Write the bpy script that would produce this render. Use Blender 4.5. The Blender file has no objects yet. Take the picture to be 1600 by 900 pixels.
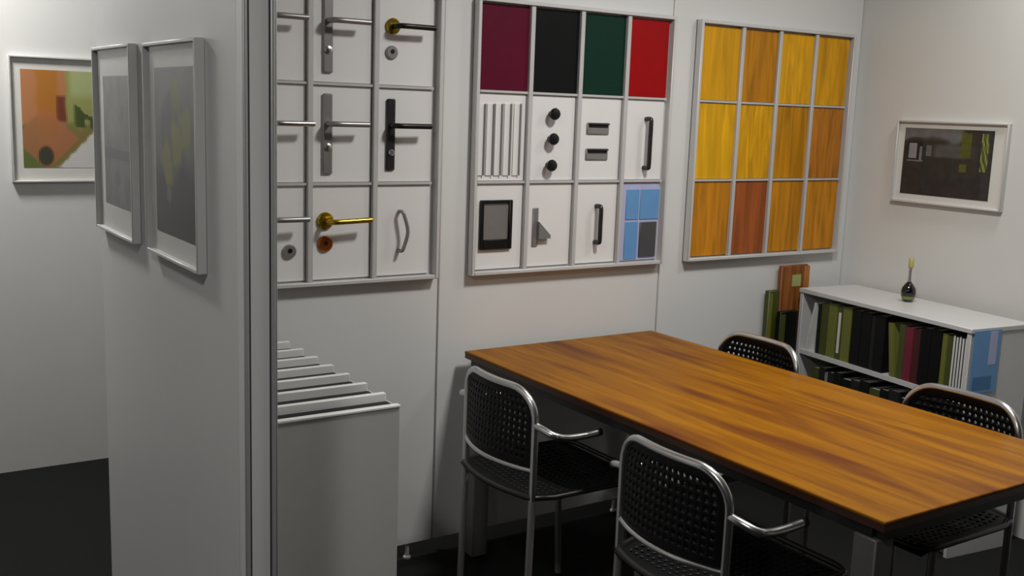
import bpy, math, random
from mathutils import Matrix, Vector

# ------------------------------------------------------------------ camera, light, exposure
scene = bpy.context.scene
F = 1650.0
CAM = Vector((0.0, 0.0, 1.55))
ROT = Matrix(((0.83595835, 0.06277948, -0.54519023),
              (-0.54765747, 0.15930344, -0.82139742),
              (0.03528377, 0.98523152, 0.16755269)))
cd = bpy.data.cameras.new('camera')
cd.sensor_width = 36.0
cd.lens = F / 1600.0 * 36.0
cd.clip_start = 0.02
cam = bpy.data.objects.new('camera', cd)
scene.collection.objects.link(cam)
cam.matrix_world = Matrix.Translation(CAM) @ ROT.to_4x4()
scene.camera = cam

world = bpy.data.worlds.new('world')
scene.world = world
world.use_nodes = True
world.node_tree.nodes['Background'].inputs[0].default_value = (0.92, 0.96, 1.0, 1)
world.node_tree.nodes['Background'].inputs[1].default_value = 0.02


def area_light(name, loc, size, power, color=(1, 0.97, 0.93), aim=None, spread=180):
    ld = bpy.data.lights.new(name, 'AREA')
    ld.shape = 'RECTANGLE'
    ld.size, ld.size_y = size
    ld.energy = power
    ld.color = color
    ld.spread = math.radians(spread)
    o = bpy.data.objects.new(name, ld)
    scene.collection.objects.link(o)
    o.location = loc
    if aim:
        d = Vector(aim) - Vector(loc)
        o.rotation_euler = d.to_track_quat('-Z', 'Y').to_euler()
    return o


CEIL = 2.62
LAMP = (1.0, 0.985, 0.96)
area_light('ceiling_lamp_over_table', (2.20, 1.76, CEIL - 0.02), (0.26, 0.26), 30, LAMP, spread=160)
area_light('ceiling_lamp_by_shelf', (3.42, 1.95, CEIL - 0.02), (0.26, 0.26), 8.5, LAMP)
area_light('ceiling_lamp_corridor', (0.14, 4.10, CEIL - 0.02), (0.26, 0.26), 36, LAMP)
area_light('fill_light_by_partition', (-0.40, 0.62, CEIL - 0.02), (0.26, 0.26), 25, LAMP)  # added fill light, brightens the partition wing and its post

vs = scene.view_settings
vs.view_transform = 'Standard'
vs.look = 'None'
vs.gamma = 1.0
vs.use_curve_mapping = False
vs.exposure = 0.0

# ------------------------------------------------------------------ helpers


def hit(px, py, axis, val):
    """where the ray through photo pixel (px, py) meets the plane axis = val"""
    d = ROT @ Vector((px - 800.0, 450.0 - py, -F))
    t = (val - CAM[axis]) / d[axis]
    return CAM + d * t


def srgb(r, g=None, b=None):
    if g is None:
        g = b = r
    out = []
    for c in (r, g, b):
        c = c / 255.0
        out.append(c / 12.92 if c <= 0.04045 else ((c + 0.055) / 1.055) ** 2.4)
    return (*out, 1.0)


def sstep(a, b, x):
    t = max(0.0, min(1.0, (x - a) / (b - a)))
    return t * t * (3 - 2 * t)


def mixc(a, b, t):
    return tuple(a[i] + (b[i] - a[i]) * t for i in range(3))


class MB:
    """collects shapes, builds ONE mesh object"""

    def __init__(self):
        self.v, self.f, self.sm = [], [], []

    def _add(self, vs_, fs, smooth=False):
        o = len(self.v)
        self.v += [tuple(p) for p in vs_]
        for f in fs:
            self.f.append(tuple(i + o for i in f))
            self.sm.append(smooth)
        return self

    def box(self, x0, x1, y0, y1, z0, z1, bev=0.0):
        if bev <= 0:
            v = [(x, y, z) for z in (z0, z1) for y in (y0, y1) for x in (x0, x1)]
            return self._add(v, [(0, 2, 3, 1), (4, 5, 7, 6), (0, 1, 5, 4), (2, 6, 7, 3), (0, 4, 6, 2), (1, 3, 7, 5)])
        b = min(bev, (x1 - x0) * .45, (y1 - y0) * .45, (z1 - z0) * .45)
        lv = []

        def ring(ix, z):
            return [(x0 + ix, y0 + b, z), (x0 + b, y0 + ix, z), (x1 - b, y0 + ix, z), (x1 - ix, y0 + b, z),
                    (x1 - ix, y1 - b, z), (x1 - b, y1 - ix, z), (x0 + b, y1 - ix, z), (x0 + ix, y1 - b, z)]

        def inner(z):
            return [(x0 + b, y0 + b, z), (x0 + b, y0 + b, z), (x1 - b, y0 + b, z), (x1 - b, y0 + b, z),
                    (x1 - b, y1 - b, z), (x1 - b, y1 - b, z), (x0 + b, y1 - b, z), (x0 + b, y1 - b, z)]
        rings = [inner(z0), ring(0, z0 + b), ring(0, z1 - b), inner(z1)]
        v = [p for r in rings for p in r]
        fs = []
        for k in range(3):
            for i in range(8):
                j = (i + 1) % 8
                fs.append((k * 8 + i, k * 8 + j, (k + 1) * 8 + j, (k + 1) * 8 + i))
        fs.append(tuple(reversed(range(8))))
        fs.append(tuple(range(24, 32)))
        return self._add(v, fs)

    def tube(self, path, r, seg=10, caps=True, radii=None):
        P = [Vector(p) for p in path]
        n = len(P)
        up = None
        rings = []
        for i in range(n):
            t = (P[min(i + 1, n - 1)] - P[max(i - 1, 0)]).normalized()
            if up is None:
                a = Vector((0, 0, 1)) if abs(t.z) < 0.9 else Vector((1, 0, 0))
                up = (a - t * a.dot(t)).normalized()
            else:
                up = (up - t * up.dot(t)).normalized()
            s = t.cross(up)
            rr = radii[i] if radii else r
            rings.append([P[i] + (up * math.cos(2 * math.pi * k / seg) + s * math.sin(2 * math.pi * k / seg)) * rr
                          for k in range(seg)])
        v = [p for g in rings for p in g]
        fs = []
        for i in range(n - 1):
            for k in range(seg):
                k2 = (k + 1) % seg
                fs.append((i * seg + k, i * seg + k2, (i + 1) * seg + k2, (i + 1) * seg + k))
        self._add(v, fs, True)
        if caps:
            self._add(rings[0], [tuple(reversed(range(seg)))])
            self._add(rings[-1], [tuple(range(seg))])
        return self

    def lathe(self, prof, c=(0, 0, 0), axis='z', seg=20):
        """prof: (radius, height) along axis"""
        v, fs = [], []
        for r, h in prof:
            for k in range(seg):
                a = 2 * math.pi * k / seg
                x, y = r * math.cos(a), r * math.sin(a)
                p = (x, y, h) if axis == 'z' else (x, -h, y)   # axis '-y': out of a wall
                v.append((c[0] + p[0], c[1] + p[1], c[2] + p[2]))
        for i in range(len(prof) - 1):
            for k in range(seg):
                k2 = (k + 1) % seg
                fs.append((i * seg + k, i * seg + k2, (i + 1) * seg + k2, (i + 1) * seg + k))
        fs.append(tuple(reversed(range(seg))))
        fs.append(tuple((len(prof) - 1) * seg + k for k in range(seg)))
        return self._add(v, fs, False)

    def prism(self, poly, y0, y1):
        """poly in (x, z), extruded y0..y1"""
        n = len(poly)
        v = [(x, y0, z) for x, z in poly] + [(x, y1, z) for x, z in poly]
        fs = [tuple(range(n)), tuple(reversed(range(n, 2 * n)))]
        for i in range(n):
            j = (i + 1) % n
            fs.append((i, i + n, j + n, j))
        return self._add(v, fs)

    def build(self, name, m, parent=None, loc=None, smooth=False, autosmooth=True):
        me = bpy.data.meshes.new(name)
        me.from_pydata(self.v, [], self.f)
        import bmesh
        bm = bmesh.new()
        bm.from_mesh(me)
        bmesh.ops.remove_doubles(bm, verts=bm.verts, dist=1e-6)
        bmesh.ops.recalc_face_normals(bm, faces=bm.faces)
        for f in bm.faces:
            f.smooth = True
        for e in bm.edges:
            if len(e.link_faces) == 2:
                e.smooth = e.calc_face_angle(0) < math.radians(38)
        bm.to_mesh(me)
        bm.free()
        me.materials.append(m)
        o = bpy.data.objects.new(name, me)
        scene.collection.objects.link(o)
        if parent:
            o.parent = parent
        if loc:
            o.location = loc
        return o


def B(x0, x1, y0, y1, z0, z1, bev=0.0):
    return MB().box(x0, x1, y0, y1, z0, z1, bev)


def thing(name, label, cat, loc=(0, 0, 0), rz=0.0, group=None):
    o = bpy.data.objects.new(name, None)
    o.empty_display_size = 0.05
    scene.collection.objects.link(o)
    o.location = loc
    o.rotation_euler = (0, 0, rz)
    return tag(o, label, cat, group)


def tag(o, label, cat, group=None):
    o['label'] = label
    o['category'] = cat
    if group:
        o['group'] = group
    return o


def struct(o, label=None, cat=None):
    o['kind'] = 'structure'
    if label:
        o['label'] = label
    if cat:
        o['category'] = cat
    return o


def crom(pts, n=6):
    P = [Vector(p) for p in pts]
    out = []
    for i in range(len(P) - 1):
        p0, p1, p2, p3 = P[max(i - 1, 0)], P[i], P[i + 1], P[min(i + 2, len(P) - 1)]
        for k in range(n):
            t = k / n
            out.append(0.5 * ((2 * p1) + (p2 - p0) * t + (2 * p0 - 5 * p1 + 4 * p2 - p3) * t * t
                              + (3 * p1 - p0 - 3 * p2 + p3) * t ** 3))
    out.append(P[-1])
    return out


# ------------------------------------------------------------------ materials
def mat(name, col, rough=0.5, metal=0.0, spec=0.5, noise=0.0, nscale=20.0, bump=0.0, coat=0.0):
    m = bpy.data.materials.new(name)
    m.use_nodes = True
    nt = m.node_tree
    p = nt.nodes['Principled BSDF']
    p.inputs['Roughness'].default_value = rough
    p.inputs['Metallic'].default_value = metal
    p.inputs['Specular IOR Level'].default_value = spec
    p.inputs['Coat Weight'].default_value = coat
    p.inputs['Coat Roughness'].default_value = 0.08
    tc = nt.nodes.new('ShaderNodeTexCoord')
    n = nt.nodes.new('ShaderNodeTexNoise')
    n.inputs['Scale'].default_value = nscale
    n.inputs['Detail'].default_value = 4
    nt.links.new(tc.outputs['Object'], n.inputs['Vector'])
    r = nt.nodes.new('ShaderNodeValToRGB')
    r.color_ramp.elements[0].position = 0.3
    r.color_ramp.elements[1].position = 0.7
    r.color_ramp.elements[0].color = tuple(c * (1 - noise) for c in col[:3]) + (1,)
    r.color_ramp.elements[1].color = tuple(min(1, c * (1 + noise)) for c in col[:3]) + (1,)
    nt.links.new(n.outputs['Fac'], r.inputs[0])
    nt.links.new(r.outputs[0], p.inputs['Base Color'])
    if bump > 0:
        b = nt.nodes.new('ShaderNodeBump')
        b.inputs['Strength'].default_value = bump
        b.inputs['Distance'].default_value = 0.002
        nt.links.new(n.outputs['Fac'], b.inputs['Height'])
        nt.links.new(b.outputs[0], p.inputs['Normal'])
    return m


def wood(name, c1, c2, scale=(60, 60, 4), rough=0.4, dist=0.4, coat=0.0, c3=None, big=None, lo=0.32, hi=0.68, spec=0.2):
    """grain streaks along the axis with the smallest scale"""
    m = bpy.data.materials.new(name)
    m.use_nodes = True
    nt = m.node_tree
    p = nt.nodes['Principled BSDF']
    p.inputs['Roughness'].default_value = rough
    p.inputs['Specular IOR Level'].default_value = spec
    p.inputs['Coat Weight'].default_value = coat
    p.inputs['Coat Roughness'].default_value = 0.2
    tc = nt.nodes.new('ShaderNodeTexCoord')
    mp = nt.nodes.new('ShaderNodeMapping')
    mp.inputs['Scale'].default_value = scale
    nt.links.new(tc.outputs['Object'], mp.inputs['Vector'])
    n = nt.nodes.new('ShaderNodeTexNoise')
    n.inputs['Scale'].default_value = 1.0
    n.inputs['Detail'].default_value = 5
    n.inputs['Distortion'].default_value = dist
    nt.links.new(mp.outputs[0], n.inputs['Vector'])
    r = nt.nodes.new('ShaderNodeValToRGB')
    r.color_ramp.elements[0].position = lo
    r.color_ramp.elements[1].position = hi
    r.color_ramp.elements[0].color = c1
    r.color_ramp.elements[1].color = c2
    nt.links.new(n.outputs['Fac'], r.inputs[0])
    out = r.outputs[0]
    if c3:
        mp2 = nt.nodes.new('ShaderNodeMapping')
        mp2.inputs['Scale'].default_value = big
        nt.links.new(tc.outputs['Object'], mp2.inputs['Vector'])
        n2 = nt.nodes.new('ShaderNodeTexNoise')
        n2.inputs['Scale'].default_value = 1.0
        n2.inputs['Detail'].default_value = 2
        nt.links.new(mp2.outputs[0], n2.inputs['Vector'])
        rr = nt.nodes.new('ShaderNodeValToRGB')
        rr.color_ramp.elements[0].position = 0.52
        rr.color_ramp.elements[1].position = 0.66
        nt.links.new(n2.outputs['Fac'], rr.inputs[0])
        mx = nt.nodes.new('ShaderNodeMix')
        mx.data_type = 'RGBA'
        nt.links.new(rr.outputs[0], mx.inputs[0])
        nt.links.new(out, mx.inputs[6])
        mx.inputs[7].default_value = c3
        out = mx.outputs[2]
    nt.links.new(out, p.inputs['Base Color'])
    b = nt.nodes.new('ShaderNodeBump')
    b.inputs['Strength'].default_value = 0.08
    b.inputs['Distance'].default_value = 0.001
    nt.links.new(n.outputs['Fac'], b.inputs['Height'])
    nt.links.new(b.outputs[0], p.inputs['Normal'])
    return m


def print_mat():
    m = bpy.data.materials.new('printed_paper')
    m.use_nodes = True
    nt = m.node_tree
    p = nt.nodes['Principled BSDF']
    p.inputs['Roughness'].default_value = 0.6
    a = nt.nodes.new('ShaderNodeAttribute')
    a.attribute_name = 'print'
    nt.links.new(a.outputs['Color'], p.inputs['Base Color'])
    return m


def glass_mat():
    m = bpy.data.materials.new('clear_pane')
    m.use_nodes = True
    nt = m.node_tree
    nt.nodes.remove(nt.nodes['Principled BSDF'])
    out = nt.nodes['Material Output']
    tr = nt.nodes.new('ShaderNodeBsdfTransparent')
    gl = nt.nodes.new('ShaderNodeBsdfGlossy')
    gl.inputs['Roughness'].default_value = 0.03
    lw = nt.nodes.new('ShaderNodeLayerWeight')      # Schlick reflectance, the same from both sides of the thin pane
    pw5 = nt.nodes.new('ShaderNodeMath')
    pw5.operation = 'POWER'
    pw5.inputs[1].default_value = 5.0
    lw.inputs['Blend'].default_value = 0.5
    nt.links.new(lw.outputs['Facing'], pw5.inputs[0])
    fr = nt.nodes.new('ShaderNodeMath')
    fr.operation = 'MULTIPLY_ADD'
    fr.inputs[1].default_value = 0.5
    fr.inputs[2].default_value = 0.02
    nt.links.new(pw5.outputs[0], fr.inputs[0])
    mx = nt.nodes.new('ShaderNodeMixShader')
    nt.links.new(fr.outputs[0], mx.inputs[0])
    nt.links.new(tr.outputs[0], mx.inputs[1])
    nt.links.new(gl.outputs[0], mx.inputs[2])
    nt.links.new(mx.outputs[0], out.inputs['Surface'])
    return m


M = dict(
    wall=mat('white_wall_paint', srgb(214, 213, 210), 0.55, noise=0.015, nscale=6),
    board=mat('white_laminate_board', srgb(210, 210, 208), 0.42, noise=0.01, nscale=5),
    gloss_wall=mat('satin_white_wall', srgb(212, 212, 208), 0.3, noise=0.01, nscale=5),
    ceiling=mat('ceiling_white', srgb(220), 0.8, noise=0.01),
    floor=mat('charcoal_floor', srgb(26, 26, 26), 0.85, spec=0.15, noise=0.18, nscale=90, bump=0.1),
    alu=mat('brushed_aluminium', srgb(186, 186, 186), 0.4, metal=0.35, noise=0.03, nscale=60),
    alu_light=mat('light_anodised_frame', srgb(200, 199, 197), 0.42, metal=0.15, noise=0.02),
    alu_grey=mat('grey_anodised_divider', srgb(188, 187, 186), 0.45, metal=0.1, noise=0.02),
    dark_gap=mat('dark_rubber_seam', srgb(40), 0.8, noise=0.05),
    white=mat('white_sample_laminate', srgb(222, 221, 219), 0.4, noise=0.008, nscale=8),
    mount=mat('off_white_mount_card', srgb(216, 214, 208), 0.8, noise=0.01),
    chrome=mat('chrome_tube', srgb(214), 0.27, metal=1.0, noise=0.02),
    satin=mat('satin_steel', srgb(150, 148, 146), 0.36, metal=0.6, noise=0.04),
    darksteel=mat('dark_bronze_steel', srgb(70, 68, 66), 0.35, metal=0.8, noise=0.05),
    gunmetal=mat('gunmetal_lever', srgb(40, 39, 38), 0.35, metal=0.6, noise=0.05),
    brass=mat('polished_brass', srgb(178, 150, 48), 0.22, metal=0.9, noise=0.05),
    copper=mat('copper_rose', srgb(180, 106, 50), 0.28, metal=0.9, noise=0.05),
    black=mat('black_plastic', srgb(13, 13, 14), 0.45, spec=0.3, noise=0.05),
    blackmesh=mat('black_perforated_shell', srgb(11, 11, 12), 0.5, spec=0.2, noise=0.05),
    table_edge=mat('table_dark_edge', srgb(64, 34, 22), 0.4, noise=0.15, nscale=40),
    table_frame=mat('black_steel_frame', srgb(18), 0.45, noise=0.05),
    leg=mat('grey_powder_coat_leg', srgb(112, 111, 110), 0.45, metal=0.3, noise=0.03),
    shelf=mat('grey_white_shelf_laminate', srgb(196, 196, 195), 0.38, noise=0.01),
    rack=mat('grey_rack_laminate', srgb(176, 175, 172), 0.5, noise=0.015),
    printed=print_mat(),
    pane=glass_mat(),
    page=mat('paper_pages', srgb(206, 202, 190), 0.8, noise=0.06, nscale=200),
)


def color(name, r, g, b, rough=0.45, **k):
    return mat(name, srgb(r, g, b), rough, noise=k.pop('noise', 0.05), **k)


# ------------------------------------------------------------------ the room
YW = 3.05      # face of the display wall
XR = 3.765     # face of the right wall
YL = 4.59      # face of the far wall at the left
XW = 0.665     # left face of the partition wing
YN = 1.908     # near end of the partition wing
ZF = 0.055     # display boards stand on short feet

o = B(-3.2, 5.2, -3.0, YL + 0.12, -0.06, 0.0).build('floor', M['floor'])
struct(o, 'charcoal black floor covering under the table and chairs', 'floor')
o = B(-3.2, 5.2, -0.4, YL + 0.12, CEIL, CEIL + 0.06).build('ceiling', M['ceiling'])
struct(o, 'plain white ceiling above the showroom', 'ceiling')
o = B(-3.2, 5.2, YL, YL + 0.12, 0.0, CEIL).build('wall_far', M['wall'])
struct(o, 'white far wall with the orange print, behind the grey partition', 'wall')
o = B(XR, XR + 0.1, -3.0, YW + 0.05, 0.0, CEIL).build('wall_right', M['gloss_wall'])
struct(o, 'white side wall behind the low bookshelf', 'wall')

# display wall: boards in a row on feet, thin seams between
wb = bpy.data.objects.new('wall_back', None)
scene.collection.objects.link(wb)
struct(wb, 'white modular display wall carrying the three sample boards', 'wall')
JX = [0.721, 1.727, 2.702, XR]
for i in range(3):
    B(JX[i] + 0.002, JX[i + 1] - 0.002, YW, YW + 0.03, ZF, 2.5, 0.0025).build('wall_board', M['board'], wb)
for x in JX[1:3]:
    B(x - 0.008, x + 0.008, YW + 0.012, YW + 0.045, ZF, 2.5).build('joint_strip', M['alu_grey'], wb)
for x in (1.636, 2.55, 3.5):
    MB().lathe([(0.013, 0.0), (0.013, 0.006), (0.007, 0.008), (0.007, ZF)], (x, YW + 0.014, 0), 'z', 12).build('foot', M['alu_light'], wb)

# partition wing with aluminium end post
pw = bpy.data.objects.new('wall_partition', None)
scene.collection.objects.link(pw)
struct(pw, 'white partition wing with two framed prints, ending in an aluminium post', 'wall')
B(XW, XW + 0.055, YN + 0.045, YW + 0.05, 0.0, 2.5, 0.002).build('wall_board', M['board'], pw)
pp = MB()
pp.box(XW - 0.002, XW + 0.057, YN, YN + 0.043, 0.0, 2.5, 0.006)
post = pp.build('end_post', M['white'], pw)
for (x0, x1) in ((XW - 0.0035, XW + 0.0045), (XW + 0.0495, XW + 0.0585)):
    B(x0, x1, YN - 0.003, YN + 0.004, 0.0, 2.5, 0.002).build('edge_profile', M['alu'], post)
for x in (XW + 0.0075, XW + 0.0475):
    B(x - 0.0012, x + 0.0012, YN - 0.0012, YN + 0.002, 0.0, 2.5).build('seam', M['dark_gap'], post)
B(XW + 0.058, XW + 0.066, YN + 0.008, YN + 0.035, 0.0, 2.5, 0.002).build('channel', M['alu'], post)

# ------------------------------------------------------------------ conference table
TX0, TX1, TY0, TY1, TZ = 1.813, 2.645, 1.30, 3.01, 0.73
tb = thing('conference_table', 'long rectangular oiled wood meeting table with dark edge and grey legs', 'table',
           ((TX0 + TX1) / 2, (TY0 + TY1) / 2, 0))
hx, hy = (TX1 - TX0) / 2, (TY1 - TY0) / 2
tm = wood('table_top_wood', srgb(116, 68, 10), srgb(150, 97, 6), (34, 2.2, 10), 0.45, 0.6, 0.0,
          c3=srgb(98, 50, 16), big=(9, 1.3, 3), spec=0.1)
top = B(-hx, hx, -hy, hy, TZ - 0.008, TZ, 0.002).build('table_top', tm, tb)
B(-hx + 0.0015, hx - 0.0015, -hy + 0.0015, hy - 0.0015, TZ - 0.024, TZ - 0.008).build('edge_band', M['table_edge'], tb)
for (x0, x1, y0, y1) in ((-hx + .02, hx - .02, -hy + .012, -hy + .037), (-hx + .02, hx - .02, hy - .037, hy - .012),
                         (-hx + .012, -hx + .037, -hy + .037, hy - .037), (hx - .037, hx - .012, -hy + .037, hy - .037)):
    B(x0, x1, y0, y1, TZ - 0.05, TZ - 0.024).build('frame_rail', M['table_frame'], tb)
for sx in (-1, 1):
    for sy in (-1, 1):
        cx, cy = sx * (hx - 0.036), sy * (hy - 0.05)
        lg = B(cx - .03, cx + .03, cy - .03, cy + .03, 0.012, TZ - 0.05, 0.003).build('leg', M['leg'], tb)
        B(cx - .02, cx + .02, cy - .02, cy + .02, 0.0, 0.012).build('foot_pad', M['black'], lg)


# ------------------------------------------------------------------ chairs
def perforated(mapf, nx, ny, hole=0.25, mask=None):
    """sheet of nx x ny cells, each with an octagonal hole; mapf(u, v) -> point"""
    v, f, idx = [], [], {}

    def vert(i, j):   # shared lattice in half-cell steps
        if (i, j) not in idx:
            idx[(i, j)] = len(v)
            v.append(mapf(i / (2 * nx), j / (2 * ny)))
        return idx[(i, j)]
    for a in range(nx):
        for b in range(ny):
            ring = [(0, 0), (1, 0), (2, 0), (2, 1), (2, 2), (1, 2), (0, 2), (0, 1)]
            outer = [vert(2 * a + p, 2 * b + q) for p, q in ring]
            edge = a in (0, nx - 1) or b in (0, ny - 1)
            if edge:
                f.append(tuple(outer))
                continue
            inner = []
            for p, q in ring:
                dx, dy = p - 1, q - 1
                l = math.hypot(dx, dy)
                u_ = (a + 0.5 + dx / l * hole) / nx
                v_ = (b + 0.5 + dy / l * hole) / ny
                inner.append(len(v))
                v.append(mapf(u_, v_))
            for k in range(8):
                k2 = (k + 1) % 8
                f.append((outer[k], outer[k2], inner[k2], inner[k]))
    m = MB()
    m.v = [tuple(p) for p in v]
    m.f = f
    m.sm = [True] * len(f)
    return m


CW, CT, CR = 0.182, 0.785, 0.085     # half width between posts, top height, corner radius
bulge = lambda y, b=0.03: -b * (1 - (y / CW) ** 2)


def make_chair():
    c = thing('armchair', '', 'chair')
    # upper frame: one bent tube, post - rounded corner - top rail - corner - post
    path = [(0, -CW, 0.47), (0, -CW, 0.60)]
    for k in range(9):
        a = math.pi / 2 * k / 8
        y = -CW + CR - CR * math.cos(a)
        path.append((bulge(y), y, CT - CR + CR * math.sin(a)))
    for k in range(1, 8):
        y = (-CW + CR) + (2 * (CW - CR)) * k / 8
        path.append((bulge(y), y, CT))
    path += [(x, -y, z) for x, y, z in reversed(path[:11])]
    fr = MB().tube(path, 0.0105, 12).build('back_frame', M['chrome'], c)

    def shell(u, v):
        z = 0.56 + (CT - 0.004 - 0.56) * v
        w = CW - 0.004
        d = z - (CT - CR)
        if d > 0:
            w = CW - CR + math.sqrt(max(0, CR * CR - d * d)) - 0.003
        y = (2 * u - 1) * w
        return (bulge(y, 0.03 + 0.012 * (1 - v)) + 0.001, y, z)
    s = perforated(shell, 18, 11).build('backrest', M['blackmesh'], c)
    sd = s.modifiers.new('thickness', 'SOLIDIFY')
    sd.thickness = 0.004
    sd.offset = 0
    rail = [(bulge(-CW + 2 * CW * k / 12, 0.045), -CW + 2 * CW * k / 12, 0.557) for k in range(13)]
    MB().tube(rail, 0.0075, 10).build('lower_back_rail', M['chrome'], c)
    # seat: dished black shell in a tube ring
    SW, SD = 0.205, 0.43

    def seat(u, v):
        y = (2 * u - 1) * ((CW - 0.008) + (SW - CW) * sstep(0.0, 0.2, v))
        x = -0.02 + SD * v
        return (x + (bulge(max(-CW, min(CW, y)), 0.03) if v < 0.05 else 0), y,
                0.478 - 0.02 * math.sin(math.pi * v) * (1 - (y / SW) ** 2) - 0.015 * max(0, v - 0.85) / 0.15)
    s = perforated(seat, 18, 18).build('seat', M['blackmesh'], c)
    sd = s.modifiers.new('thickness', 'SOLIDIFY')
    sd.thickness = 0.005
    sd.offset = 0
    ring = []
    for k in range(9):
        y = -CW + 2 * CW * k / 8
        ring.append((bulge(y, 0.035) - 0.005, y, 0.478))
    ring += [(0.06, SW, 0.478), (0.36, SW, 0.478)]
    for k in range(5):
        a = math.pi / 2 * k / 4
        ring.append((0.36 + 0.05 * math.sin(a), SW - 0.05 + 0.05 * math.cos(a), 0.478))
    ring += [(x, -y, z) for x, y, z in reversed(ring[9:])]
    ring.append(ring[0])
    MB().tube(ring, 0.008, 10, caps=False).build('seat_frame', M['darksteel'], c)
    for s_ in (-1, 1):
        lg = MB().tube([(0, s_ * CW, 0.47), (-0.004, s_ * CW, 0.25), (-0.01, s_ * CW, 0.012)], 0.0105, 12).build('leg', M['satin'], c)
        MB().lathe([(0.013, 0), (0.014, 0.004), (0.0125, 0.016)], (-0.01, s_ * CW, 0), 'z', 12).build('foot_cap', M['black'], lg)
        lg = MB().tube([(0.375, s_ * SW, 0.474), (0.38, s_ * SW, 0.25), (0.39, s_ * SW, 0.012)], 0.0105, 12).build('leg', M['satin'], c)
        MB().lathe([(0.013, 0), (0.014, 0.004), (0.0125, 0.016)], (0.39, s_ * SW, 0), 'z', 12).build('foot_cap', M['black'], lg)
        arm = crom([(0, s_ * CW, 0.690), (0.006, s_ * (CW + 0.036), 0.684), (0.026, s_ * (CW + 0.064), 0.672),
                    (0.075, s_ * (CW + 0.060), 0.660), (0.14, s_ * (CW + 0.053), 0.656), (0.178, s_ * (CW + 0.051), 0.658)], 5)
        ar = MB().tube(arm, 0.0100, 12).build('armrest', M['chrome'], c)
        MB().tube([(0.177, s_ * (CW + 0.051), 0.658), (0.192, s_ * (CW + 0.051), 0.659)], 0.0104, 12).build('arm_cap', M['gunmetal'], ar)
    return c


def dup(root, loc, rz, label):
    r = root.copy()
    scene.collection.objects.link(r)
    r.location = loc
    r.rotation_euler = (0, 0, rz)
    r['label'] = label
    for ch in list(root.children):
        c = ch.copy()
        scene.collection.objects.link(c)
        c.parent = r
        for g in list(ch.children):
            d = g.copy()
            scene.collection.objects.link(d)
            d.parent = c
    return r


ch = make_chair()
CG = 'perforated armchairs around the table'
ch['group'] = CG
ch['label'] = 'black armchair with chrome tube frame nearest the white partition and sample rack'
ch.location = (1.62, 2.482, 0)
dup(ch, (1.62, 1.735, 0), math.radians(0), 'black armchair with chrome tube frame at near left side of table, closest to viewer')
dup(ch, (2.705, 2.515, 0), math.pi, 'black perforated armchair across the table, backing onto the far end of the bookshelf')
dup(ch, (2.705, 1.727, 0), math.pi, 'black perforated armchair across the table, nearest the blue sheet on the shelf end')

# ------------------------------------------------------------------ sample boards on the display wall
BZ0, BZ1 = 0.985, 1.905
ROWS = [0.998, 1.301, 1.604, 1.892]


def sample_board(name, label, x0, x1, cols):
    t = thing(name, label, 'display board', ((x0 + x1) / 2, YW, BZ0))
    ox, oz = (x0 + x1) / 2, BZ0
    w, h, d = (x1 - x0) / 2, BZ1 - BZ0, 0.034
    fw = 0.013
    B(-w, w, -0.006, 0.0, 0, h).build('backing', M['alu_light'], t)
    for (a, b, c_, e) in ((-w, -w + fw, 0, h), (w - fw, w, 0, h), (-w + fw, w - fw, 0, fw), (-w + fw, w - fw, h - fw, h)):
        B(a, b, -d, 0.0 - 0.0005, c_, e, 0.002).build('frame_rail', M['alu_light'], t)
    for c_ in cols[1:-1]:
        B(c_ - ox - 0.0085, c_ - ox + 0.0085, -d + 0.006, -0.006, fw, h - fw, 0.0015).build('divider', M['alu_grey'], t)
    for r_ in ROWS[1:-1]:
        for i in range(4):
            B(cols[i] - ox + 0.0085, cols[i + 1] - ox - 0.0085, -d + 0.012, -0.006, r_ - oz - 0.004, r_ - oz + 0.004).build('divider', M['alu_grey'], t)
    return t, ox, oz


def cell_panel(t, ox, oz, cols, i, j, m, thick=0.008, name='sample_panel', inset=0.003):
    """j = 0 top row"""
    r1, r0 = ROWS[3 - j], ROWS[2 - j]
    return B(cols[i] - ox + 0.0085 + inset, cols[i + 1] - ox - 0.0085 - inset, -0.006 - thick, -0.006,
             r0 - oz + 0.005, r1 - oz - 0.005, 0.001).build(name, m, t)


S1 = [0.829, 1.044, 1.258, 1.476, 1.690]
S2 = [1.848, 2.056, 2.266, 2.474, 2.680]
S3 = [2.829, 3.045, 3.252, 3.463, 3.680]
b1, o1x, o1z = sample_board('handle_sample_board', 'aluminium grid board of door lever handles on white panels', S1[0] - 0.014, S1[4] + 0.019, S1)
b2, o2x, o2z = sample_board('colour_sample_board', 'aluminium grid board with coloured swatches on top and knobs and pulls below', S2[0] - 0.012, S2[4] + 0.012, S2)
b3, o3x, o3z = sample_board('wood_sample_board', 'aluminium grid board holding twelve wood veneer samples', S3[0] - 0.013, S3[4] + 0.014, S3)

FY = -0.014        # front of the white panels in board space


def bp(px, py, ox, oz):
    p = hit(px, py, 1, YW - 0.016)
    return p.x - ox, p.z - oz


# --- board 1: handles
for i in range(4):
    for j in range(3):
        cell_panel(b1, o1x, o1z, S1, i, j, M['white'])


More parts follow.
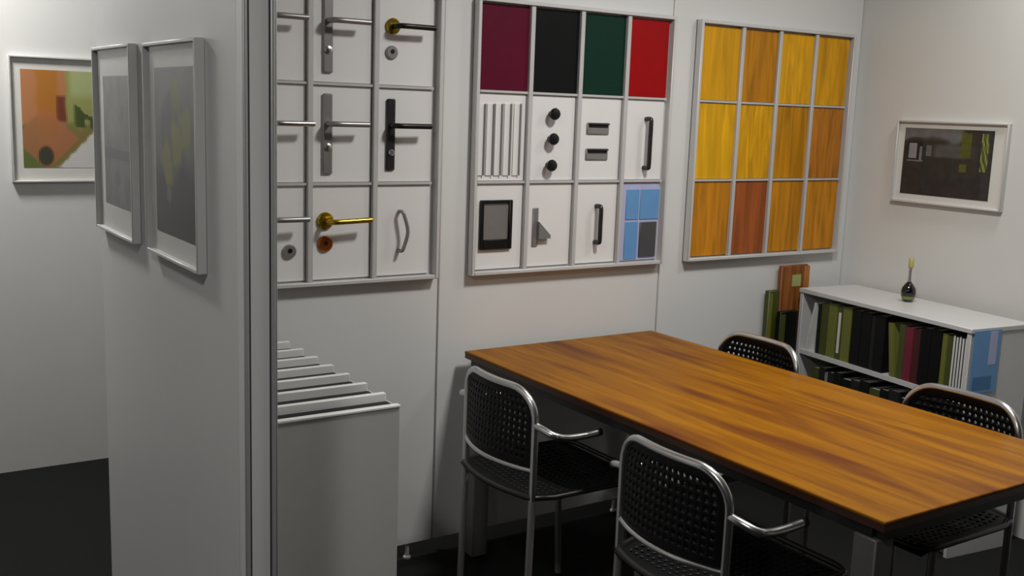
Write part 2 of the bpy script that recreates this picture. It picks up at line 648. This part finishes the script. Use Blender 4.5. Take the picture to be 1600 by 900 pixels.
def lever(t, x, z, mp, ml, plate, length=0.118, key=None, droop=0.0, label=None):
    """plate: ('long', halfwidth, up, down) or ('rose', r)"""
    if plate[0] == 'long':
        o = B(x - plate[1], x + plate[1], FY - 0.009, FY, z - plate[3], z + plate[2], 0.004).build('door_handle', mp, t)
    else:
        o = MB().lathe([(plate[1], 0), (plate[1], 0.006), (plate[1] * 0.85, 0.010)], (x, FY, z), '-y', 24).build('door_handle', mp, t)
    if label:
        o['label'] = label
    pth = crom([(x, FY - 0.005, z), (x, FY - 0.036, z), (x + 0.012, FY - 0.05, z), (x + 0.05, FY - 0.052, z - droop * 0.3),
                (x + length, FY - 0.05, z - droop)], 5)
    MB().tube(pth, 0.0085, 10).build('lever', ml, o)
    return o


def key_rose(t, x, z, m, mk, r=0.022):
    o = MB().lathe([(r, 0), (r, 0.005), (r * 0.85, 0.009)], (x, FY, z), '-y', 24).build('key_rose', m, t)
    MB().lathe([(0.007, 0.0088), (0.007, 0.0105)], (x, FY, z + 0.003), '-y', 12).build('keyhole', mk, o)
    return o


def at1(px, py):
    return bp(px, py, o1x, o1z)


hl = [(440, 26), (440, 192), (443, 341)]
for k, (px, py) in enumerate(hl):
    x, z = at1(px, py)
    x = S1[1] - o1x + 0.085
    if k == 2:
        lever(b1, x, z, M['satin'], M['satin'], ('rose', 0.024), 0.11)
        xx, zz = at1(452, 393)
        key_rose(b1, xx, zz, M['satin'], M['black'])
    else:
        lever(b1, x, z, M['satin'], M['chrome'] if k else M['satin'], ('long', 0.016, 0.09, 0.14), 0.105 if k == 0 else 0.125)
for px, py in hl:      # the column that the partition hides from the photograph's viewpoint
    _, z = at1(px, py)
    lever(b1, S1[0] - o1x + 0.08, z, M['satin'], M['satin'], ('long', 0.016, 0.09, 0.14), 0.11)
x, z = at1(512, 32)
o = lever(b1, x, z, M['satin'], M['satin'], ('long', 0.016, 0.085, 0.155), 0.118)
MB().lathe([(0.012, 0.008), (0.012, 0.013), (0.009, 0.015)], (x, FY, z - 0.085), '-y', 16).build('cylinder_lock', M['chrome'], o)
x, z = at1(614, 41)
lever(b1, x, z, M['brass'], M['gunmetal'], ('rose', 0.025), 0.125, label='brass rose with dark lever')
x, z = at1(612, 82)
key_rose(b1, x, z, M['satin'], M['black'], 0.021)
x, z = at1(511, 193)
o = lever(b1, x, z, M['satin'], M['satin'], ('long', 0.0165, 0.09, 0.155), 0.118)
MB().lathe([(0.011, 0.008), (0.011, 0.013), (0.008, 0.015)], (x, FY, z - 0.07), '-y', 16).build('cylinder_lock', M['chrome'], o)
x, z = at1(610, 196)
o = lever(b1, x, z, M['darksteel'], M['gunmetal'], ('long', 0.0155, 0.083, 0.142), 0.12, label='dark bronze backplate and lever')
MB().lathe([(0.010, 0.008), (0.010, 0.013), (0.008, 0.015)], (x, FY, z - 0.085), '-y', 16).build('cylinder_lock', M['chrome'], o)
x, z = at1(508, 345)
lever(b1, x, z, M['brass'], M['brass'], ('rose', 0.027), 0.135, droop=-0.004, label='polished brass lever on round rose')
o = key_rose(b1, *at1(508, 381), M['copper'], M['black'], 0.025)
o['label'] = 'copper coloured key rose'


def pull(t, x, z0, z1, m, r=0.007, stand=0.03, bow=0.0, name='pull_handle'):
    zm = (z0 + z1) / 2
    pth = crom([(x, FY, z1), (x, FY - stand * .8, z1), (x + bow * .3, FY - stand, z1 - 0.012), (x + bow, FY - stand - abs(bow) * .3, zm),
                (x + bow * .3, FY - stand, z0 + 0.012), (x, FY - stand * .8, z0), (x, FY, z0)], 6)
    return MB().tube(pth, r, 10).build(name, m, t)


x, z1 = at1(624, 330)
_, z0 = at1(622, 391)
pull(b1, x, z0, z1, M['satin'], 0.006, 0.028, 0.016)


# --- board 2
def at2(px, py):
    return bp(px, py, o2x, o2z)


SW2 = [('burgundy', (88, 14, 40)), ('black', (17, 17, 18)), ('dark_green', (12, 46, 34)), ('red', (150, 2, 6))]
for i, (n, c) in enumerate(SW2):
    pm = cell_panel(b2, o2x, o2z, S2, i, 0, color(n + '_lacquer', *c, rough=0.4, noise=0.06, spec=0.15), 0.01, 'colour_swatch', 0.001)
    pm['label'] = n.replace('_', ' ') + ' lacquer swatch'
for i in range(4):
    cell_panel(b2, o2x, o2z, S2, i, 1, M['white'])
for i in range(3):
    cell_panel(b2, o2x, o2z, S2, i, 2, M['white'])
# ribbed profile sample
for px in (752, 766, 779, 793, 808):
    x, z1 = at2(px, 162)
    _, z0 = at2(px, 274)
    MB().prism([(x - .011, z0), (x + .011, z0), (x + .011, z1), (x - .011, z1)], FY - 0.004, FY).build('profile_strip', M['white'], b2)
    B(x + 0.011, x + 0.0145, FY - 0.011, FY, z0, z1).build('profile_rib', M['satin'], b2)
for px, py in ((861, 178), (859, 217), (856, 258)):
    x, z = at2(px, py)
    MB().lathe([(0.010, 0), (0.009, 0.012), (0.019, 0.020), (0.021, 0.028), (0.017, 0.035), (0.006, 0.038)], (x, FY, z), '-y', 18).build('knob', M['gunmetal'], b2)
for px, py in ((934, 201), (932, 241)):
    x, z = at2(px, py)
    o = B(x - 0.05, x + 0.05, FY - 0.006, FY, z - 0.021, z + 0.021, 0.003).build('flush_pull', M['satin'], b2)
    B(x - 0.042, x + 0.042, FY - 0.008, FY - 0.005, z + 0.004, z + 0.014).build('recess', M['gunmetal'], o)
    B(x - 0.046, x + 0.046, FY - 0.014, FY - 0.005, z + 0.014, z + 0.019, 0.001).build('lip', M['darksteel'], o)
x, z1 = at2(1010, 186)
_, z0 = at2(1006, 262)
pull(b2, x, z0, z1, M['darksteel'], 0.0085, 0.03, 0.0)
# black framed flush plate
x0, z1 = at2(750, 313)
x1, z0 = at2(797, 388)
o = MB()
o.box(x0, x0 + 0.013, FY - 0.012, FY, z0, z1, 0.002)
o.box(x1 - 0.013, x1, FY - 0.012, FY, z0, z1, 0.002)
o.box(x0 + 0.013, x1 - 0.013, FY - 0.012, FY, z1 - 0.011, z1, 0.002)
o.box(x0 + 0.013, x1 - 0.013, FY - 0.012, FY, z0, z0 + 0.034, 0.002)
o = o.build('letter_plate', M['black'], b2)
B(x0 + 0.013, x1 - 0.013, FY - 0.004, FY, z0 + 0.034, z1 - 0.011).build('plate_insert', M['satin'], o)
# bent coat hook
x, z = at2(836, 355)
o = B(x - 0.012, x + 0.012, FY - 0.005, FY, z - 0.068, z + 0.068, 0.002).build('coat_hook', M['satin'], b2)
MB().prism([(x + .006, z + .02), (x + .056, z - .028), (x + .056, z - .04), (x + .006, z - .04)], FY - 0.02, FY - 0.004).build('hook_blade', M['satin'], o)
x, z1 = at2(932, 322)
_, z0 = at2(930, 378)
pull(b2, x, z0, z1, M['darksteel'], 0.0085, 0.03, 0.0)
# blue plate with white cross lines and a dark square
blue = color('light_blue_laminate', 96, 146, 196, noise=0.03)
pale = color('pale_lilac_laminate', 172, 176, 208, noise=0.03)
pb = cell_panel(b2, o2x, o2z, S2, 3, 2, pale, 0.008, 'sample_panel')
pb['label'] = 'pale blue sample panel'
x0, x1 = S2[3] - o2x + 0.012, S2[4] - o2x - 0.012
zt, zb = ROWS[1] - o2z - 0.012, ROWS[0] - o2z + 0.01
zm = (zt + zb) / 2 + 0.004
xm = (x0 + x1) / 2 - 0.004
for a, b_, c_, e in ((x0 + .022, xm - .003, zm + .004, zt - .02), (xm + .003, x1, zm + .004, zt - .02), (x0 + .022, xm - .003, zb, zm - .004)):
    B(a, b_, FY - 0.003, FY, c_, e, 0.001).build('blue_tile', blue, b2)
B(xm + .006, x1 - .008, FY - 0.006, FY, zb + .006, zm - .006, 0.002).build('switch_plate', mat('dark_grey_plate', srgb(70), 0.4, noise=0.04), b2)

# --- board 3: wood veneers
OCH, OCH2, BRN, DRK = (186, 138, 40), (178, 126, 34), (158, 104, 30), (128, 70, 34)
WOODS = [[(212, 154, 18), (186, 124, 18), (216, 158, 20), (212, 152, 18)],
         [(222, 166, 20), (216, 158, 20), (194, 132, 18), (178, 112, 32)],
         [(196, 128, 24), (160, 84, 36), (194, 128, 18), (196, 128, 24)]]
random.seed(4)
for j in range(3):
    for i in range(4):
        c = WOODS[j][i]
        k = 0.80 if j or i in (1, 3) else 0.88
        wm = wood('veneer_%d_%d' % (j, i), srgb(*[q * k for q in c]), srgb(*[min(255, q * 1.06) for q in c]),
                  (26 + 10 * random.random(), 30, 2.0 + random.random() * 2), 0.4, 0.5 + random.random())
        cell_panel(b3, o3x, o3z, S3, i, j, wm, 0.010, 'veneer_sample', -0.001)


# ------------------------------------------------------------------ framed prints
def framed_print(name, label, loc, rz, w, h, margins, colf, frame_m=None, nx=44, ny=52):
    """origin bottom centre; margins = left, right, bottom, top of the mount"""
    t = thing(name, label, 'picture', loc, rz)
    fw, d = 0.008, 0.022
    fm = frame_m or M['alu_light']
    for (a, b, c_, e) in ((-w / 2, -w / 2 + fw, 0, h), (w / 2 - fw, w / 2, 0, h),
                          (-w / 2 + fw, w / 2 - fw, 0, fw), (-w / 2 + fw, w / 2 - fw, h - fw, h)):
        B(a, b, -d, -0.0005, c_, e, 0.0015).build('frame_rail', fm, t)
    B(-w / 2 + fw, w / 2 - fw, -0.008, -0.0005, fw, h - fw).build('mount', M['mount'], t)
    ml, mr, mb, mt = margins
    x0, x1, z0, z1 = -w / 2 + ml, w / 2 - mr, mb, h - mt
    vs_, fs, cols = [], [], []
    for j in range(ny + 1):
        for i in range(nx + 1):
            vs_.append((x0 + (x1 - x0) * i / nx, -0.009, z0 + (z1 - z0) * j / ny))
    for j in range(ny):
        for i in range(nx):
            a = j * (nx + 1) + i
            fs.append((a, a + 1, a + nx + 2, a + nx + 1))
    me = bpy.data.meshes.new('print')
    me.from_pydata(vs_, [], fs)
    at = me.color_attributes.new('print', 'FLOAT_COLOR', 'CORNER')
    k = 0
    for j in range(ny):
        for i in range(nx):
            c = srgb(*colf((i + .5) / nx, (j + .5) / ny))
            for _ in range(4):
                at.data[k].color = c
                k += 1
    me.materials.append(M['printed'])
    o = bpy.data.objects.new('print', me)
    scene.collection.objects.link(o)
    o.parent = t
    g = MB()
    g._add([(-w / 2 + fw, -0.014, fw), (w / 2 - fw, -0.014, fw), (w / 2 - fw, -0.014, h - fw), (-w / 2 + fw, -0.014, h - fw)], [(0, 1, 2, 3)])
    g.build('glass_pane', M['pane'], t)
    return t


def n2(u, v, s=8.0, seed=0):
    from mathutils import noise
    return noise.noise(Vector((u * s, v * s, seed * 7.3)))


def col_orange(u, v):
    # u left-right, v bottom-top (u runs past what the partition leaves visible)
    c = (178, 118, 72)
    c = mixc(c, (172, 108, 24), sstep(.14, .22, u + .03 * n2(u, v, 6, 1)) * (1 - sstep(.40, .46, u)) * sstep(.25, .42, v))
    c = mixc(c, (112, 48, 22), sstep(.40, .43, u) * (1 - sstep(.52, .56, u)) * sstep(.45, .5, v) * (1 - sstep(.72, .76, v)))
    c = mixc(c, (146, 150, 84), sstep(.50, .56, u + .04 * n2(u, v, 5, 2)) * sstep(.35, .5, v))
    c = mixc(c, (164, 172, 118), sstep(.55, .62, u) * sstep(.68, .8, v))
    c = mixc(c, (92, 106, 44), (1 - sstep(.42, .50, v + .12 * n2(u, v, 5, 3))) * (1 - .4 * sstep(.1, .3, u)))
    c = mixc(c, (182, 104, 66), (1 - sstep(.30, .34, abs(v - .30) + abs(u - .28) * .8)) * .7)
    c = mixc(c, (52, 54, 34), 1 - sstep(.08, .12, math.hypot((u - .27) * 1.1, v - .12)))
    c = mixc(c, (60, 74, 20), sstep(.60, .66, u) * (1 - sstep(.06, .09, abs(v - .52 - .2 * n2(u, v, 9, 4)))))
    e = v - (-.02 + (u - .38) * .82)
    c = mixc(c, (208, 204, 200), (1 - sstep(-.02, .02, e + .03 * n2(u, v, 12, 5))))
    return c


def col_grey(u, v):
    g = 100 + 24 * n2(u, v, 4, 1) + 12 * n2(u, v, 14, 2)
    c = (g, g, g)
    c = mixc(c, (60, 60, 60), (1 - sstep(.03, .05, abs(v - .40))) * .8)
    c = mixc(c, (74, 74, 74), (1 - sstep(.10, .14, math.hypot(u - .5, (v - .22) * 2))) * .8)
    c = mixc(c, (76, 76, 76), (1 - sstep(.05, .08, math.hypot(u - .72, v - .72))) * .8)
    return c


def col_olive(u, v):
    g = 92 + 12 * n2(u, v, 5, 1)
    c = (g, g, g)
    c = mixc(c, (34, 34, 34), (1 - sstep(.30, .52, v + .1 * n2(u, v, 4, 2))))
    c = mixc(c, (50, 50, 50), (1 - sstep(.26, .34, math.hypot((u - .45), (v - .62) * 1.2))) * .7)
    for (a, b, r, s) in ((.30, .46, .12, 1), (.55, .56, .13, 1), (.78, .64, .12, .9), (.55, .82, .11, .75), (.35, .38, .10, .9)):
        c = mixc(c, (112, 110, 0), (1 - sstep(r * .7, r * 1.4, math.hypot(u - a, (v - b)) + .05 * n2(u, v, 10, 3))) * s)
    c = mixc(c, (150, 150, 146), (1 - sstep(.05, .08, math.hypot(u - .35, (v - .24) * 1.4))) * .5)
    return c


def col_dark(u, v):
    c = (38, 37, 37)
    c = mixc(c, (104, 104, 104), sstep(.78, .86, v + .08 * n2(u, v, 6, 1)) * (1 - sstep(.62, .74, u)))
    c = mixc(c, (76, 76, 76), sstep(.56, .6, v) * (1 - sstep(.74, .8, v)) * sstep(.32, .4, u) * (1 - sstep(.6, .9, u)))
    r = lambda a, b, e, f: a <= u <= b and e <= v <= f
    if r(.04, .22, .50, .80):
        c = (14, 14, 14)
    if r(.07, .15, .55, .77):
        c = (136, 136, 136)
    if r(.18, .22, .5, .72) or r(.05, .24, .50, .53):
        c = (110, 110, 110)
    if r(.27, .33, .60, .74):
        c = (96, 96, 96)
    if r(.65, .76, .58, .95) or r(.66, .74, .38, .50):
        c = (76, 84, 22)
    if r(.88, .96, .42, .95):
        c = mixc((44, 50, 14), (148, 152, 66), .5 + .5 * math.sin(u * 150 + v * 22 + 4 * n2(u, v, 8, 2)))
    g = 10 * n2(u, v, 14, 6)
    return tuple(max(0, q + g) for q in c)


framed_print('framed_print', 'framed print with orange and olive colours on the far white wall', (0.652 + 0.2, YL, 1.192), 0,
             0.40, 0.495, (0.044, 0.044, 0.058, 0.052), col_orange)
framed_print('framed_print', 'narrow looking grey framed print at the far end of the partition', (XW, 2.862, 1.187), -math.pi / 2,
             0.40, 0.484, (0.07, 0.055, 0.075, 0.075), col_grey)
framed_print('framed_print', 'grey framed print with olive yellow motif, nearest the aluminium post', (XW, 2.338, 1.190), -math.pi / 2,
             0.40, 0.477, (0.055, 0.045, 0.055, 0.055), col_olive)
framed_print('framed_print', 'dark landscape print in aluminium frame above the low bookshelf', (XR, 2.568, 1.227), -math.pi / 2,
             0.495, 0.333, (0.036, 0.062, 0.035, 0.03), col_dark, nx=64, ny=44)

# ------------------------------------------------------------------ low bookshelf against the right wall
SA = math.radians(-6.5)        # local y runs along the shelf front away from the viewer, local x into the depth
shx, shy = 3.335, 2.12
SL, SDp, SH, ST = 0.865, 0.315, 0.85, 0.018
bs = thing('bookshelf', 'low grey white open bookshelf filled with folders beside the table', 'bookshelf', (shx, shy, 0), SA)
B(-0.004, SDp, -0.004, SL + 0.004, SH - ST, SH, 0.002).build('top_board', M['shelf'], bs)
B(0, SDp, 0, ST, 0, SH - ST, 0.001).build('side_panel', M['shelf'], bs)
B(0, SDp, SL - ST, SL, 0, SH - ST, 0.001).build('side_panel', M['shelf'], bs)
TIER = [0.06, 0.315, 0.592]
for z in TIER:
    B(0.004, SDp - 0.008, ST, SL - ST, z - ST, z).build('shelf_board', M['shelf'], bs)
B(SDp - 0.008, SDp, ST, SL - ST, 0.02, SH - ST).build('back_panel', M['shelf'], bs)
B(0.03, 0.042, ST, SL - ST, 0, TIER[0] - ST).build('plinth', M['shelf'], bs)


def shelf_world(x, y, z):
    c, s = math.cos(SA), math.sin(SA)
    return (shx + c * x - s * y, shy + s * x + c * y, z)


BK = {
    'white': color('white_spine', 208, 207, 204),
    'olive': color('olive_spine', 104, 108, 40),
    'dolive': color('dark_olive_spine', 66, 72, 24),
    'black': color('black_spine', 11, 11, 12, spec=0.2),
    'char': color('charcoal_spine', 32, 32, 33, spec=0.2),
    'red': color('burgundy_spine', 112, 22, 46),
    'dred': color('dark_red_spine', 66, 10, 14),
    'grey': color('grey_spine', 122, 122, 122),
    'blue': blue,
}


def book(s0, s1, tier, h, cm, label, depth=0.21, lean=0.0, stripe=None, front=0.014, group=None):
    """a bound volume: cover, page block, optional spine stripe; spine towards the table"""
    w = s1 - s0
    t = thing('folder', label, 'folder', shelf_world(front, (s0 + s1) / 2, TIER[tier] + w / 2 * abs(math.sin(lean))), SA, group)
    t.rotation_euler = (lean, 0, SA)
    cv = 0.0022
    m = MB()
    m.box(0, cv, -w / 2, w / 2, 0, h)
    m.box(cv, depth, -w / 2, -w / 2 + cv, 0, h)
    m.box(cv, depth, w / 2 - cv, w / 2, 0, h)
    m.build('cover', BK[cm], t)
    if h > 0.21 and w < 0.014 and stripe:
        k_ = (0.18, 0.02)
    else:
        k_ = (0.25, 0.12)
    B(cv + .001, depth - 0.004, -w / 2 + cv, w / 2 - cv, 0.003, h - 0.003).build('pages', M['page'], t)
    if stripe:
        B(-0.0006, 0.0, -w / 2 + w * k_[0], w / 2 - w * k_[0], h * k_[1], h * (1 - k_[1])).build('spine_label', BK[stripe], t)
    return t


G = 'folders on the top tier of the bookshelf'
s = 0.022
ordw = ['nearest the shelf end', 'second from the shelf end', 'third from the shelf end', 'fourth from the shelf end', 'fifth from the shelf end']
for k in range(5):
    book(s, s + 0.0122, 2, 0.222 - 0.004 * (k % 2), 'char',
         'thin catalogue with white spine in upright row, ' + ordw[k], 0.21, stripe='white', group=G)  # charcoal cover edges stand in for the shaded gaps between white catalogues
    s += 0.0127
book(0.086, 0.108, 2, 0.212, 'dolive', 'dark olive folder beside the row of thin white catalogues', group=G)
book(0.110, 0.130, 2, 0.216, 'olive', 'olive folder next to the wide black folder on top tier', group=G)
book(0.134, 0.180, 2, 0.222, 'black', 'wide black folder left of the olive folders near shelf end', group=G)
book(0.183, 0.228, 2, 0.218, 'black', 'wide black folder touching the dark red book', group=G)
book(0.231, 0.262, 2, 0.205, 'dred', 'dark red book beside the burgundy one on top tier', group=G)
book(0.265, 0.300, 2, 0.205, 'red', 'burgundy folder in the middle of the top tier', group=G)
book(0.303, 0.330, 2, 0.21, 'dolive', 'dark olive folder left of the burgundy folder', group=G)
book(0.337, 0.361, 2, 0.205, 'olive', 'olive folder leaning beside the black folders on top tier', lean=-0.13, group=G)
book(0.402, 0.450, 2, 0.222, 'black', 'wide black folder behind the leaning olive folder', group=G)
book(0.453, 0.470, 2, 0.216, 'char', 'slim charcoal folder between the wide black folders', group=G)
book(0.473, 0.522, 2, 0.222, 'black', 'wide black folder left of the slim charcoal folder', group=G)
book(0.525, 0.575, 2, 0.220, 'black', 'wide black folder touching the olive folders on top tier', group=G)
book(0.580, 0.625, 2, 0.222, 'olive', 'wide olive folder right of the pale striped folder', group=G)
book(0.628, 0.655, 2, 0.220, 'dolive', 'slim folder with pale stripes on its spine', stripe='white', group=G)
book(0.658, 0.705, 2, 0.222, 'olive', 'wide olive folder left of the pale striped folder', group=G)
book(0.708, 0.745, 2, 0.214, 'dolive', 'dark olive folder beside the leaning white brochure', group=G)
book(0.820, 0.829, 2, 0.212, 'white', 'white brochure leaning at the far end of the top tier', lean=0.19, group=G)
book(0.748, 0.766, 2, 0.205, 'char', 'charcoal folder right of the leaning white brochure', group=G)
G = 'folders on the middle tier of the bookshelf'
low = [('black', .05), ('char', .04), ('black', .045), ('black', .05), ('char', .03), ('black', .05), ('char', .05),
       ('black', .04), ('dolive', .05), ('black', .05), ('char', .045), ('black', .05), ('black', .04), ('char', .03), ('grey', .014), ('char', .03), ('dolive', .04)]
cn = {'black': 'black', 'char': 'charcoal', 'dolive': 'dark olive', 'grey': 'grey'}
s = 0.022
nth = ['first', 'second', 'third', 'fourth', 'fifth', 'sixth', 'seventh', 'eighth', 'ninth', 'tenth', 'eleventh', 'twelfth', 'thirteenth',
       'fourteenth', 'fifteenth', 'sixteenth', 'seventeenth']
for k, (c_, w_) in enumerate(low):
    book(s, s + w_, 1, 0.225 - 0.008 * (k % 3), c_, '%s folder on the middle tier, %s from the shelf end with the blue sheet' % (cn[c_], nth[k]), group=G)
    s += w_ + 0.003

# blue sheet on the near end of the shelf
ps = thing('brochure_sheet', 'light blue brochure sheet pinned to the near end of the bookshelf', 'poster', shelf_world(0.078, 0, 0.615), SA)
B(-0.068, 0.068, -0.006, -0.0045, 0.0, 0.226).build('sheet', blue, ps)
B(0.014, 0.052, -0.0066, -0.006, 0.10, 0.222).build('printed_panel', pale, ps)
B(-0.055, 0.040, -0.0066, -0.006, 0.012, 0.060).build('printed_panel', color('mid_blue_print', 62, 112, 158, noise=0.03), ps)

# small dark bottle with slender neck on the shelf
p = hit(1418, 471, 2, SH)
bo = thing('bottle', 'small dark round bottle with slender neck and yellow stopper on the bookshelf', 'bottle', (p.x, p.y, SH))
MB().lathe([(0.014, 0), (0.020, 0.004), (0.027, 0.022), (0.029, 0.038), (0.026, 0.054), (0.016, 0.070), (0.008, 0.078), (0.0065, 0.082)],
           (0, 0, 0), 'z', 28).build('body', mat('black_glass', srgb(14, 14, 15), 0.08, noise=0.03, coat=0.6), bo)
MB().lathe([(0.0075, 0.082), (0.0065, 0.095), (0.0065, 0.13), (0.009, 0.133), (0.009, 0.137)], (0, 0, 0), 'z', 18).build('neck', M['chrome'], bo)
MB().lathe([(0.0095, 0.137), (0.0105, 0.142), (0.0095, 0.172), (0.006, 0.177)], (0, 0, 0), 'z', 18).build('stopper', color('yellow_stopper', 176, 172, 96), bo)
MB().lathe([(0.0225, 0.010), (0.0262, 0.017), (0.0278, 0.022), (0.0272, 0.0225)], (0, 0, 0), 'z', 28).build('label_band', color('olive_label', 128, 134, 62), bo)

# boards leaning in the corner between the shelf and the display wall
wbm = wood('brown_board_wood', srgb(104, 56, 20), srgb(150, 92, 44), (40, 40, 3), 0.45)
t = thing('wood_board', 'tall brown wooden board with small pale label leaning in the corner', 'board', (3.436, YW - 0.012, 0))
t.rotation_euler = (math.radians(-0.6), 0, 0)
B(-0.082, 0.082, -0.030, -0.008, 0, 0.94, 0.004).build('plank', wbm, t)
B(0.052, 0.0835, -0.034, -0.030, 0.80, 0.935).build('edge_strip', wood('light_brown_strip', srgb(150, 92, 46), srgb(176, 116, 64), (40, 40, 3), 0.45), t)
B(-0.018, 0.036, -0.0312, -0.030, 0.85, 0.90).build('label_sticker', color('pale_green_sticker', 150, 156, 96), t)
t = thing('portfolio', 'olive green portfolio standing upright left of the brown board', 'portfolio', (3.320, YW - 0.006, 0))
B(-0.035, 0.030, -0.030, -0.004, 0, 0.84, 0.003).build('cover', BK['dolive'], t)
B(-0.033, -0.014, -0.0315, -0.030, 0.05, 0.83).build('spine_strip', BK['olive'], t)
t = thing('portfolio', 'black portfolio standing in front of the brown board', 'portfolio', (3.375, YW - 0.062, 0))
B(-0.055, 0.05, -0.012, 0.012, 0, 0.755, 0.003).build('cover', BK['black'], t)
B(-0.053, -0.025, -0.0135, -0.012, 0.03, 0.745).build('spine_strip', BK['dolive'], t)

# ------------------------------------------------------------------ rack of white sample boards behind the partition
RX0, RX1, RY0, RY1, RZ = 0.735, 1.158, 2.222, 3.035, 0.828
rk = thing('sample_rack', 'grey box rack holding upright white sample boards behind the partition', 'rack', ((RX0 + RX1) / 2, (RY0 + RY1) / 2, 0))
wx, wy, th = (RX1 - RX0) / 2, (RY1 - RY0) / 2, 0.016
B(-wx, wx, -wy, -wy + th, 0, RZ - 0.006).build('front_panel', M['rack'], rk)
B(-wx, wx, wy - th, wy, 0, RZ - 0.006).build('back_panel', M['rack'], rk)
B(-wx, -wx + th, -wy + th, wy - th, 0, RZ - 0.006).build('side_panel', M['rack'], rk)
B(wx - th, wx, -wy + th, wy - th, 0, RZ - 0.006).build('side_panel', M['rack'], rk)
B(-wx + th, wx - th, -wy + th, wy - th, 0.40, 0.416).build('bottom_panel', M['rack'], rk)
B(-wx, wx + 0.002, -wy - 0.003, -wy + th, RZ - 0.006, RZ, 0.001).build('front_rim', M['white'], rk)
for k in range(9):      # black fill added between the boards to darken the gaps
    y0 = RY0 + th if k == 0 else 2.262 + 0.105 * (k - 1) + 0.0165
    y1 = RY1 - th if k == 8 else 2.262 + 0.105 * k - 0.0005
    if y1 > y0:
        B(-wx + th, wx - th, y0 - (RY0 + RY1) / 2, y1 - (RY0 + RY1) / 2, 0.75, 0.829).build('dark_gap_fill', M['black'], rk)
rw = ['frontmost', 'second from front', 'third from front', 'fourth from front', 'fifth from front', 'sixth from front', 'seventh from front', 'rearmost']
for k in range(8):
    y = 2.262 + 0.105 * k
    o = B(-0.190, 0.190, 0.0, 0.016, 0, 0.849 - 0.416, 0.001).build('sample_board', M['white'], None, (0.951, y, 0.416))
    tag(o, 'white sample board standing upright in the grey rack, ' + rw[k], 'sample board', 'white sample boards in the rack')
